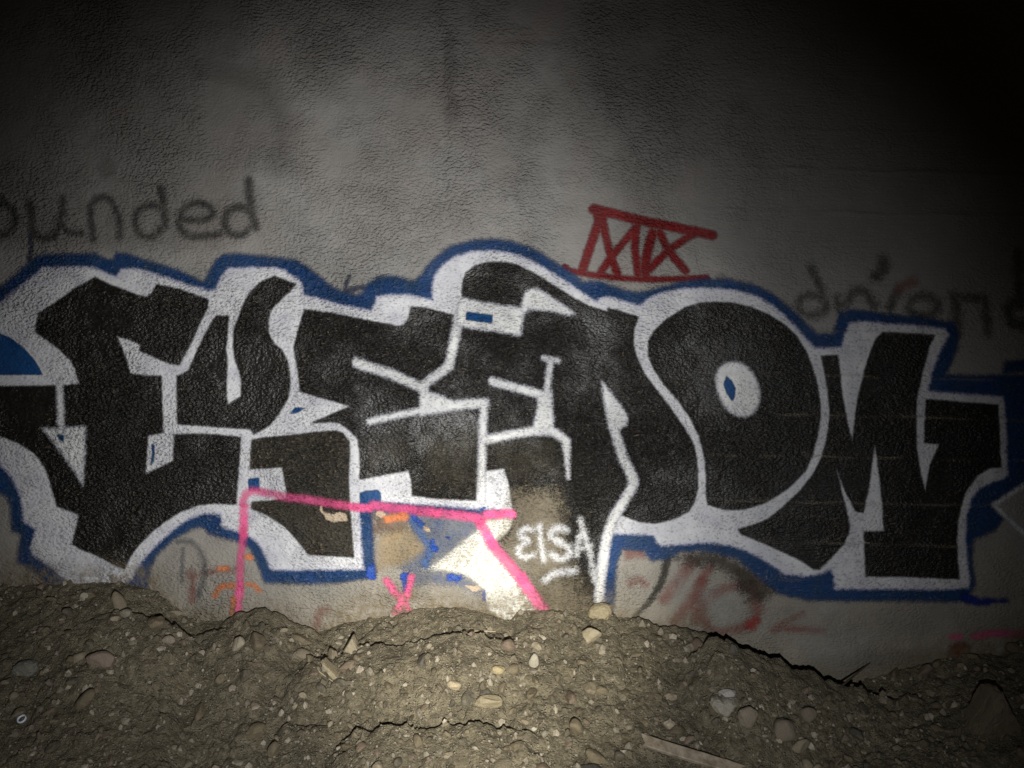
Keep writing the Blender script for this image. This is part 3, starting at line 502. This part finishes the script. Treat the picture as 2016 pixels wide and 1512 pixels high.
def worley(x, y, seed):
    if ('w', seed) not in _tabs: _tabs[('w', seed)] = np.random.default_rng(seed).random((128, 128, 3))
    T = _tabs[('w', seed)]; xi = np.floor(x).astype(int); yi = np.floor(y).astype(int); best = np.full(np.shape(x), 9.0); val = np.zeros(np.shape(x))
    for a in (-1, 0, 1):
        for c in (-1, 0, 1):
            t = T[(xi + a) % 128, (yi + c) % 128]; q = np.hypot(xi + a + t[..., 0] - x, yi + c + t[..., 1] - y)
            m = q < best; best = np.where(m, q, best); val = np.where(m, t[..., 2], val)
    return best, val
def terr(x, d, detail=True):
    x = np.asarray(x, float); d = np.asarray(d, float)
    h = base_h(x, d)
    wob = 0.035 * fbm(x * 5, d * 5, 3, 60) if detail else 0
    for rx, rz, d0 in RC:
        zc = np.interp(x, rx, rz)
        out = np.maximum(np.maximum(rx[0] - x, x - rx[-1]), 0)
        dd = d - d0 + wob
        f = zc - np.where(dd > 0, (SL - 0.03) * dd + 0.5 * np.maximum(dd - 0.10, 0), -1.3 * dd) - out * 0.7
        h = np.maximum(h, f)
    if detail:
        far = np.clip(d / 0.05, 0, 1)
        h = h + 0.030 * fbm(x * 6, d * 6, 3, 50) * far + 0.022 * fbm(x * 24, d * 24, 3, 54) * far + 0.010 * fbm(x * 75, d * 75, 2, 57)
        for fr, am, sd in ((15, 0.024, 301), (34, 0.012, 302)):
            jx = 0.5 * fbm(x * fr, d * fr, 2, 62); q, vl = worley(x * fr + jx, d * fr * 1.1 + jx, sd)
            h = h + am * np.clip(0.62 - q, 0, 1) ** 0.6 * np.clip(vl * 1.7 - .75, 0, 1) * far
        r = 1 - np.abs(fbm(x * 14 + 3, d * 14, 3, 58)) * 4
        h = h + 0.010 * np.clip(r, 0, 1) ** 3 * far
    flat = sstep(1.0, 1.5, d)
    return h * (1 - flat) + flat * (0.0 + 0.02 * fbm(x * 3, d * 3, 3, 66))
tx = np.concatenate([np.arange(-9, -2.3, 0.15), np.arange(-2.3, 2.3, 0.0062), np.arange(2.3, 9.01, 0.15)])
td = np.concatenate([np.arange(-0.02, 1.1, 0.0062), np.arange(1.1, 1.7, 0.03), np.arange(1.7, 9, 0.25)])
TX, TD = np.meshgrid(tx, td)
TH = terr(TX, np.maximum(TD, 0.0))
q = np.arange(TX.size).reshape(TX.shape)
Fq = np.stack([q[:-1, :-1], q[1:, :-1], q[1:, 1:], q[:-1, 1:]], -1).reshape(-1, 4)[:, ::-1]
ground = mesh_obj('ground', np.stack([TX, -TD, TH], -1).reshape(-1, 3), Fq, dirt_mat())
tag(ground, kind='structure')
def pick(px, py):
    px = np.atleast_1d(np.asarray(px, float)); py = np.atleast_1d(np.asarray(py, float))
    s = np.linspace(1.7, D, 240)[None, :]
    x = (px[:, None] - 1008) * K * s / D; z = ray_z(py[:, None], s); h = terr(x, D - s)
    hit = z < h; i = np.where(hit.any(1), hit.argmax(1), 239)
    sh = s[0, i]; xx = (px - 1008) * K * sh / D
    return xx, -(D - sh), terr(xx, D - sh), sh

# ------------------------------------------------------------------ stones
def ico(sub):
    import bmesh
    bm = bmesh.new(); bmesh.ops.create_icosphere(bm, subdivisions=sub, radius=1.0)
    v = np.array([x.co[:] for x in bm.verts]); f = np.array([[y.index for y in x.verts] for x in bm.faces]); bm.free(); return v, f
def stone_shape(seed, sub=3, angular=0.5):
    r = np.random.default_rng(seed); v, f = ico(sub)
    for _ in range(int(3 + 9 * angular)):            # flatten against random planes: facets
        n = r.normal(size=3); n /= np.linalg.norm(n); c = 0.60 + 0.3 * r.random()
        t = v @ n; v = v - np.outer(np.maximum(t - c, 0) * (0.75 + 0.25 * angular), n)
    ph = r.random(9) * 6.28
    v = v * (1 + 0.06 * np.sin(3 * v[:, :1] + ph[0]) + 0.06 * np.sin(4 * v[:, 1:2] + ph[1]) + 0.05 * np.sin(5 * v[:, 2:] + ph[2]))
    v = v * np.array([1.0, 0.72 + 0.25 * r.random(), 0.62 + 0.25 * r.random()])
    return v, f
M_stone = stone_mat('dusty_stone', (0.13, 0.105, 0.07), (0.36, 0.31, 0.235), 0.55)
stone_data = []
for k in range(14):
    v, f = stone_shape(k + 11, 3, 0.25 + 0.75 * ((k * 5) % 14) / 14)
    v = v * (1 + 0.16 * fbm(v[:, 0] * 1.6 + v[:, 2] + k, v[:, 1] * 1.6 - v[:, 2], 3, 30 + k))[:, None]
    o = mesh_obj('stone_variant', v, f, M_stone, shade=(k % 3 == 0)); stone_data.append(o.data); bpy.data.objects.remove(o)
KINDS = [(stone_mat('dirt_brown_stone', (0.10, 0.079, 0.048), (0.155, 0.122, 0.076), 0.8), 'small brown stone the colour of the dirt it is bedded in', 'brown stones in the dirt mound'),
         (stone_mat('pale_tan_stone', (0.20, 0.165, 0.11), (0.33, 0.28, 0.20), 0.55), 'small pale tan stone half bedded in the dirt mound', 'pale tan stones in the dirt mound'),
         (stone_mat('dark_grey_stone', (0.06, 0.054, 0.043), (0.10, 0.09, 0.07), 0.6), 'small dark grey stone half bedded in the dirt mound', 'dark grey stones in the dirt mound'),
         (stone_mat('dirt_brown_stone_b', (0.12, 0.095, 0.06), (0.17, 0.135, 0.085), 0.85), 'small brown stone the colour of the dirt it is bedded in', 'brown stones in the dirt mound'),
         (stone_mat('pinkish_stone', (0.15, 0.108, 0.08), (0.21, 0.15, 0.115), 0.65), 'small pinkish brown stone half bedded in the dirt mound', 'pinkish brown stones in the dirt mound')]
def ground_py(px): return np.interp(px, cpx, cpy)
cand = []
n = 0
while n < 330:
    px = random.uniform(-30, 2046); top = float(ground_py(px)); py = top + 8 + (1525 - top) * random.random() ** 1.15
    r = 5.8 * (1 - random.random()) ** (-0.5)
    if float(vnoise(np.array([px / 90]), np.array([py / 60]), 91)[0]) < 0.35 and random.random() < .7: continue
    if r > 22: continue
    if any(abs(px - a) < (r + c) * .8 and abs(py - b_) < (r + c) * .8 for a, b_, c in cand): continue
    cand.append((px, py, r)); n += 1
ca = np.array(sorted(cand, key=lambda t: -t[2])[:285])
sxs, sys_, szs, sss = pick(ca[:, 0], ca[:, 1])
for i in range(len(ca)):
    r = ca[i, 2] * K * sss[i] / D
    o = bpy.data.objects.new('stone', stone_data[i % len(stone_data)]); C.objects.link(o)
    o.location = (sxs[i], sys_[i], szs[i] + random.uniform(0.0, 0.45) * r); o.scale = (r * random.uniform(.9, 1.5), r * random.uniform(.75, 1.15), r * random.uniform(.6, 1.1))
    o.rotation_euler = (random.gauss(0, .45), random.gauss(0, .45), random.uniform(0, 6.28))
    kd = KINDS[i % len(KINDS)]; o.material_slots[0].link = 'OBJECT'; o.material_slots[0].material = kd[0]
    tag(o, kd[1], 'stone', kd[2])
# gravel nobody could count
gv, gf = ico(1)
NG = 13000
gpx = rng.uniform(-60, 2076, NG); tp = ground_py(gpx); gpyy = tp + 2 + (1530 - tp) * rng.random(NG) ** 1.05
keep = (vnoise(gpx / 70, gpyy / 45, 77) + 0.35 * rng.random(NG)) > 0.42
gpx, gpyy = gpx[keep], gpyy[keep]
GXs, GYs, GZs, GS = [], [], [], []
for a in range(0, len(gpx), 1500):
    r_ = pick(gpx[a:a + 1500], gpyy[a:a + 1500]); GXs.append(r_[0]); GYs.append(r_[1]); GZs.append(r_[2]); GS.append(r_[3])
GXs, GYs, GZs, GS = map(np.concatenate, (GXs, GYs, GZs, GS)); N = len(GXs)
rad = np.clip(0.85 * (1 - rng.random(N)) ** (-0.66), 0.8, 7.0) * K * GS / D
vv = gv[None] * (1 + 0.75 * (rng.random((N, len(gv), 1)) - .5)) * (0.5 + 0.9 * rng.random((N, 1, 3)))
an = rng.random(N) * 6.28; ca_, sa_ = np.cos(an)[:, None], np.sin(an)[:, None]
vv = np.stack([vv[..., 0] * ca_ - vv[..., 1] * sa_, vv[..., 0] * sa_ + vv[..., 1] * ca_, vv[..., 2]], -1) * rad[:, None, None]
vv += np.stack([GXs, GYs, GZs + 0.45 * (rng.random(N) - 0.2) * rad], -1)[:, None, :]
ff = gf[None] + (np.arange(N) * len(gv))[:, None, None]
gravel = mesh_obj('gravel', vv.reshape(-1, 3), ff.reshape(-1, 3), stone_mat('gravel_stone', (0.095, 0.078, 0.05), (0.52, 0.46, 0.36), 0.35, 'tone'), shade=False)
fattr(gravel, 'tone', np.repeat(rng.random(N) ** 3.0, len(gv)))
tag(gravel, 'fine gravel mixed through the brown dirt mound', 'gravel', kind='stuff')

def n3(v, seed): return fbm(v[:, 0] * 1.3 + v[:, 2] * .7 + seed, v[:, 1] * 1.3 - v[:, 2] * .9 + 40, 3, seed % 50) * 2
def roughen(v, f, seed):
    import bmesh
    bm = bmesh.new(); vs_ = [bm.verts.new(t) for t in v]
    for t in f: bm.faces.new([vs_[int(i)] for i in t])
    bmesh.ops.recalc_face_normals(bm, faces=bm.faces)
    bmesh.ops.subdivide_edges(bm, edges=bm.edges[:], cuts=3, use_grid_fill=True); bmesh.ops.triangulate(bm, faces=bm.faces[:])
    bm.verts.ensure_lookup_table(); v2 = np.array([x.co[:] for x in bm.verts]); f2 = np.array([[y.index for y in x.verts] for x in bm.faces]); bm.free()
    c = v2.mean(0); return c + (v2 - c) * (1 + 0.10 * n3(v2 * 2.2, seed) + 0.07 * n3(v2 * 6, seed + 5))[:, None], f2
def hero(px, py, rx, ry, seed, col, label, ang=0.5, tilt=0.0, shape=None, sink=0.25, name='stone', dust=0.35, deep=0.8):
    v, f = shape if shape else stone_shape(seed, 4, ang)
    if shape: v, f = roughen(v, f, seed)
    else: v = v * (1 + 0.10 * n3(v * 1.7, seed) + 0.05 * n3(v * 5, seed + 3))[:, None]
    x, y, z, s = [float(t[0]) for t in pick(px, py + ry * 0.6)]
    k = K * s / D
    v = v * np.array([rx * k, deep * min(rx, ry) * k, ry * k]) / np.abs(v).max(0)
    c, s_ = math.cos(tilt), math.sin(tilt)
    v = np.stack([v[:, 0] * c + v[:, 2] * s_, v[:, 1], -v[:, 0] * s_ + v[:, 2] * c], -1)
    o = mesh_obj(name, v, f, shade=not shape, mat=stone_mat('stone_' + str(seed), col, tuple(1.25 * t for t in col), dust))
    zr = CZ - (py - 756) * K * s / D
    o.location = (x, y + 0.15 * deep * ry * k, zr); tag(o, label, 'rock' if name == 'rock' else 'stone'); return o
def prism(pts, depth=0.5, bev=0.14):
    """outline in the x-z plane given real depth with a bevelled front and a dome"""
    p = np.array(pts, float); n = len(p); c = p.mean(0); V = []
    for y, sc_ in ((-depth, 1 - 2.2 * bev), (-depth * .6, 1 - bev * .5), (0, 1.0), (depth, .85)):
        q = c + (p - c) * sc_; V += [(a, y, b_) for a, b_ in q]
    F = []
    for r in range(3):
        for i in range(n):
            j = (i + 1) % n; a, b_, c_, d_ = r * n + i, r * n + j, (r + 1) * n + j, (r + 1) * n + i; F += [(a, b_, c_), (a, c_, d_)]
    V.append((c[0], -depth * 1.06, c[1])); m = len(V) - 1
    for i in range(n): F.append((m, (i + 1) % n, i))
    V.append((c[0], depth, c[1])); m = len(V) - 1
    for i in range(n): F.append((m, 3 * n + i, 3 * n + (i + 1) % n))
    return np.array(V), np.array(F)
heart = prism([(-.95, .35), (-.8, .75), (-.4, .85), (-.05, .62), (.3, .8), (.75, .72), (.95, .3), (.8, -.2), (.45, -.6), (.25, -.95), (-.1, -.75), (-.6, -.35)], .45)
tri = prism([(-1, -.75), (-.55, -.1), (.1, .9), (.28, .95), (.55, .3), (.95, -.5), (.7, -.95), (-.4, -.95)], .5, .1)
block = prism([(-.95, -.5), (-.85, .3), (-.4, .8), (.3, .95), (.9, .7), (1, -.3), (.6, -.9), (-.5, -.9)], .6, .16)
shard = prism([(-.95, .9), (-.75, .95), (.1, .2), (.95, -.8), (.5, -.95), (-.2, -.3)], .5, .1)
hero(1424, 1392, 26, 21, 201, (0.30, 0.275, 0.225), 'pale grey heart shaped stone on the dirt slope', shape=heart, dust=.15)
hero(1473, 1412, 21, 22, 202, (0.20, 0.165, 0.125), 'round brown stone beside the heart shaped stone', .2)
hero(1432, 1366, 18, 9, 203, (0.34, 0.31, 0.29), 'pale broken stone just above the heart shaped stone', .9)
hero(893, 1350, 15, 12, 204, (0.42, 0.345, 0.22), 'pale smooth oval pebble lying in the brightest dirt', .1, dust=.1)
hero(981, 1319, 14, 10, 205, (0.33, 0.27, 0.15), 'small yellowish oval pebble in the brightest dirt', .1, dust=.1)
hero(1952, 1402, 48, 50, 206, (0.13, 0.105, 0.075), 'large pointed triangular rock on the dark end of the ridge', shape=tri, name='rock', dust=.8)
hero(1181, 1204, 25, 17, 207, (0.30, 0.25, 0.15), 'angular tan rock against the wall below the white mural line', shape=block, name='rock', dust=.5)
hero(47, 1317, 26, 16, 208, (0.20, 0.20, 0.165), 'blocky grey green stone on the dim dirt slope', shape=block)
hero(198, 1300, 29, 17, 209, (0.25, 0.19, 0.15), 'pinkish wedge shaped stone on the dim dirt slope', .5)
hero(692, 1268, 17, 18, 210, (0.26, 0.22, 0.15), 'upright angular stone on the dirt crest under the pink letter', shape=tri)
hero(592, 1292, 18, 15, 211, (0.17, 0.145, 0.10), 'rounded brown boulder like stone on the dirt crest', .15)
hero(1052, 1304, 11, 17, 212, (0.33, 0.30, 0.23), 'upright pale leaf shaped stone on the bright slope', .3, .25)
hero(1445, 1281, 10, 13, 213, (0.10, 0.09, 0.075), 'small dark upright stone on the crest below the red scribble', .5)
hero(652, 1318, 20, 20, 214, (0.27, 0.225, 0.145), 'tan pointed stone shard leaning in the dirt', shape=shard)
hero(1166, 1252, 20, 17, 215, (0.28, 0.235, 0.155), 'broad flat faced tan stone below the angular rock', .9)
hero(165, 1176, 9, 10, 216, (0.33, 0.30, 0.23), 'small pale upright stone near the wall under the white outline', .6)
hero(247, 1208, 12, 10, 217, (0.24, 0.21, 0.16), 'small rounded stone under the grey letter', .2)
hero(1320, 1372, 1.6 * 9, 8, 218, (0.30, 0.24, 0.18), 'small pinkish stone on the slope below the red scribble', .5)
hero(1318, 1428, 12, 10, 219, (0.36, 0.30, 0.22), 'pale rounded pebble just above the broken lath', .2, dust=.1)
hero(960, 1382, 30, 14, 220, (0.24, 0.20, 0.125), 'long flat slab of stone in the bright dirt', .9)
hero(1160, 1516, 36, 12, 221, (0.02, 0.018, 0.015), 'blackish lump at the foot of the slope', .4, dust=.1)  # near-black lump at the bottom edge
hero(470, 1270, 13, 17, 222, (0.30, 0.26, 0.19), 'tall pale stone standing on the dirt left of the pink line', .6, .3)
hero(330, 1262, 16, 11, 223, (0.22, 0.185, 0.14), 'flat topped brown stone on the low crest', .5)
hero(1545, 1440, 24, 24, 224, (0.17, 0.14, 0.105), 'large dull brown stone on the dark slope', .5, name='rock')
hero(1590, 1410, 18, 18, 225, (0.15, 0.12, 0.09), 'dull brown stone beside the large dull stone', .4)

# wooden lath, twig, straw, plastic ring
def bar(name, p0, p1, w_, t_, mat, seed, lift=0.006, jag=0.0, round_=False):
    """a stick between two picked ground points: tapered ring sections, uneven ends"""
    from mathutils import Vector
    r = np.random.default_rng(seed); a = Vector(p0); b_ = Vector(p1); ax = (b_ - a).normalized()
    up = Vector((0, -.55, .83)); side = ax.cross(up).normalized(); up = side.cross(ax).normalized()
    N_ = 9; m = 8; V = []; F = []
    for i in range(N_):
        u = i / (N_ - 1); c = a.lerp(b_, u) + up * (0.0012 * math.sin(5 * u + seed))
        for j in range(m):
            if round_: ca, sb = math.cos(j * 2 * math.pi / m), math.sin(j * 2 * math.pi / m)
            else: ca, sb = [(1, -.7), (1, .7), (.85, 1), (-.85, 1), (-1, .7), (-1, -.7), (-.85, -1), (.85, -1)][j]
            k = (1 - .25 * u * round_) * (1 + 0.06 * (r.random() - .5)); e = ax * (jag * (r.random() - .5)) if i in (0, N_ - 1) else ax * 0
            V.append(tuple(c + side * (ca * w_ / 2 * k) + up * (sb * t_ / 2 * k + lift) + e))
    for i in range(N_ - 1):
        for j in range(m): F.append((i * m + j, i * m + (j + 1) % m, (i + 1) * m + (j + 1) % m, (i + 1) * m + j))
    V += [tuple(a + up * lift), tuple(b_ + up * lift)]; c0 = len(V) - 2
    for j in range(m): F += [(c0, (j + 1) % m, j, j), (c0 + 1, (N_ - 1) * m + j, (N_ - 1) * m + (j + 1) % m, (N_ - 1) * m + (j + 1) % m)]
    import bmesh
    me = bpy.data.meshes.new(name); me.from_pydata(V, [], [tuple(dict.fromkeys(f)) for f in F]); me.materials.append(mat)
    o = bpy.data.objects.new(name, me); C.objects.link(o); return o
def gp(px, py, lift=0.0):
    x, y, z, s = [float(t[0]) for t in pick(px, py)]; return (x, y, z + lift)
wood = plain_mat('bleached_wood', (0.36, 0.30, 0.225), (0.13, 0.10, 0.06), (1, 1, 1), 26)
tag(bar('wooden_lath', gp(1272, 1470, .012), gp(1452, 1530, .012), 0.040, 0.014, wood, 3, .008, .06), 'broken pale wooden lath lying on the dark dirt', 'lath')
twm = plain_mat('dark_twig_bark', (0.06, 0.045, 0.03), (0.10, 0.075, 0.05), (1, 1, 1), 120)
tag(bar('twig', gp(1650, 1358, .0), gp(1712, 1326, .06), 0.008, 0.008, twm, 5, .004, 0, True), 'thin dark twig sticking up behind the dirt ridge', 'twig')
straw = plain_mat('dry_straw', (0.42, 0.36, 0.23), (0.34, 0.28, 0.17), (1, 1, 1), 120)
tag(bar('straw', gp(926, 1246, .004), gp(975, 1248, .004), 0.006, 0.004, straw, 6, .003, 0, True), 'pale dry stalk lying along the bright crest', 'stalk')
tag(bar('straw', gp(616, 1316, .004), gp(655, 1346, .004), 0.005, 0.004, straw, 8, .003, 0, True), 'pale dry stalk beside the pointed stone shard', 'stalk')
def ring(px, py, R, r):
    V = []; F = []; n_, m = 24, 8
    for i in range(n_):
        a = i * 2 * math.pi / n_
        for j in range(m):
            b_ = j * 2 * math.pi / m; q_ = R + r * math.cos(b_); V.append((q_ * math.cos(a), q_ * math.sin(a), r * 1.6 * math.sin(b_)))
            F.append((i * m + j, ((i + 1) % n_) * m + j, ((i + 1) % n_) * m + (j + 1) % m, i * m + (j + 1) % m))
    o = mesh_obj('plastic_ring', V, F, plain_mat('white_plastic', (0.7, 0.74, 0.82), (0.62, 0.66, 0.75), rough=0.3))
    o.location = gp(px, py, .006); o.rotation_euler = (math.radians(38), 0, 0); return o
tag(ring(43, 1420, .012, .0028), 'tiny whitish plastic ring on the dim dirt', 'ring')
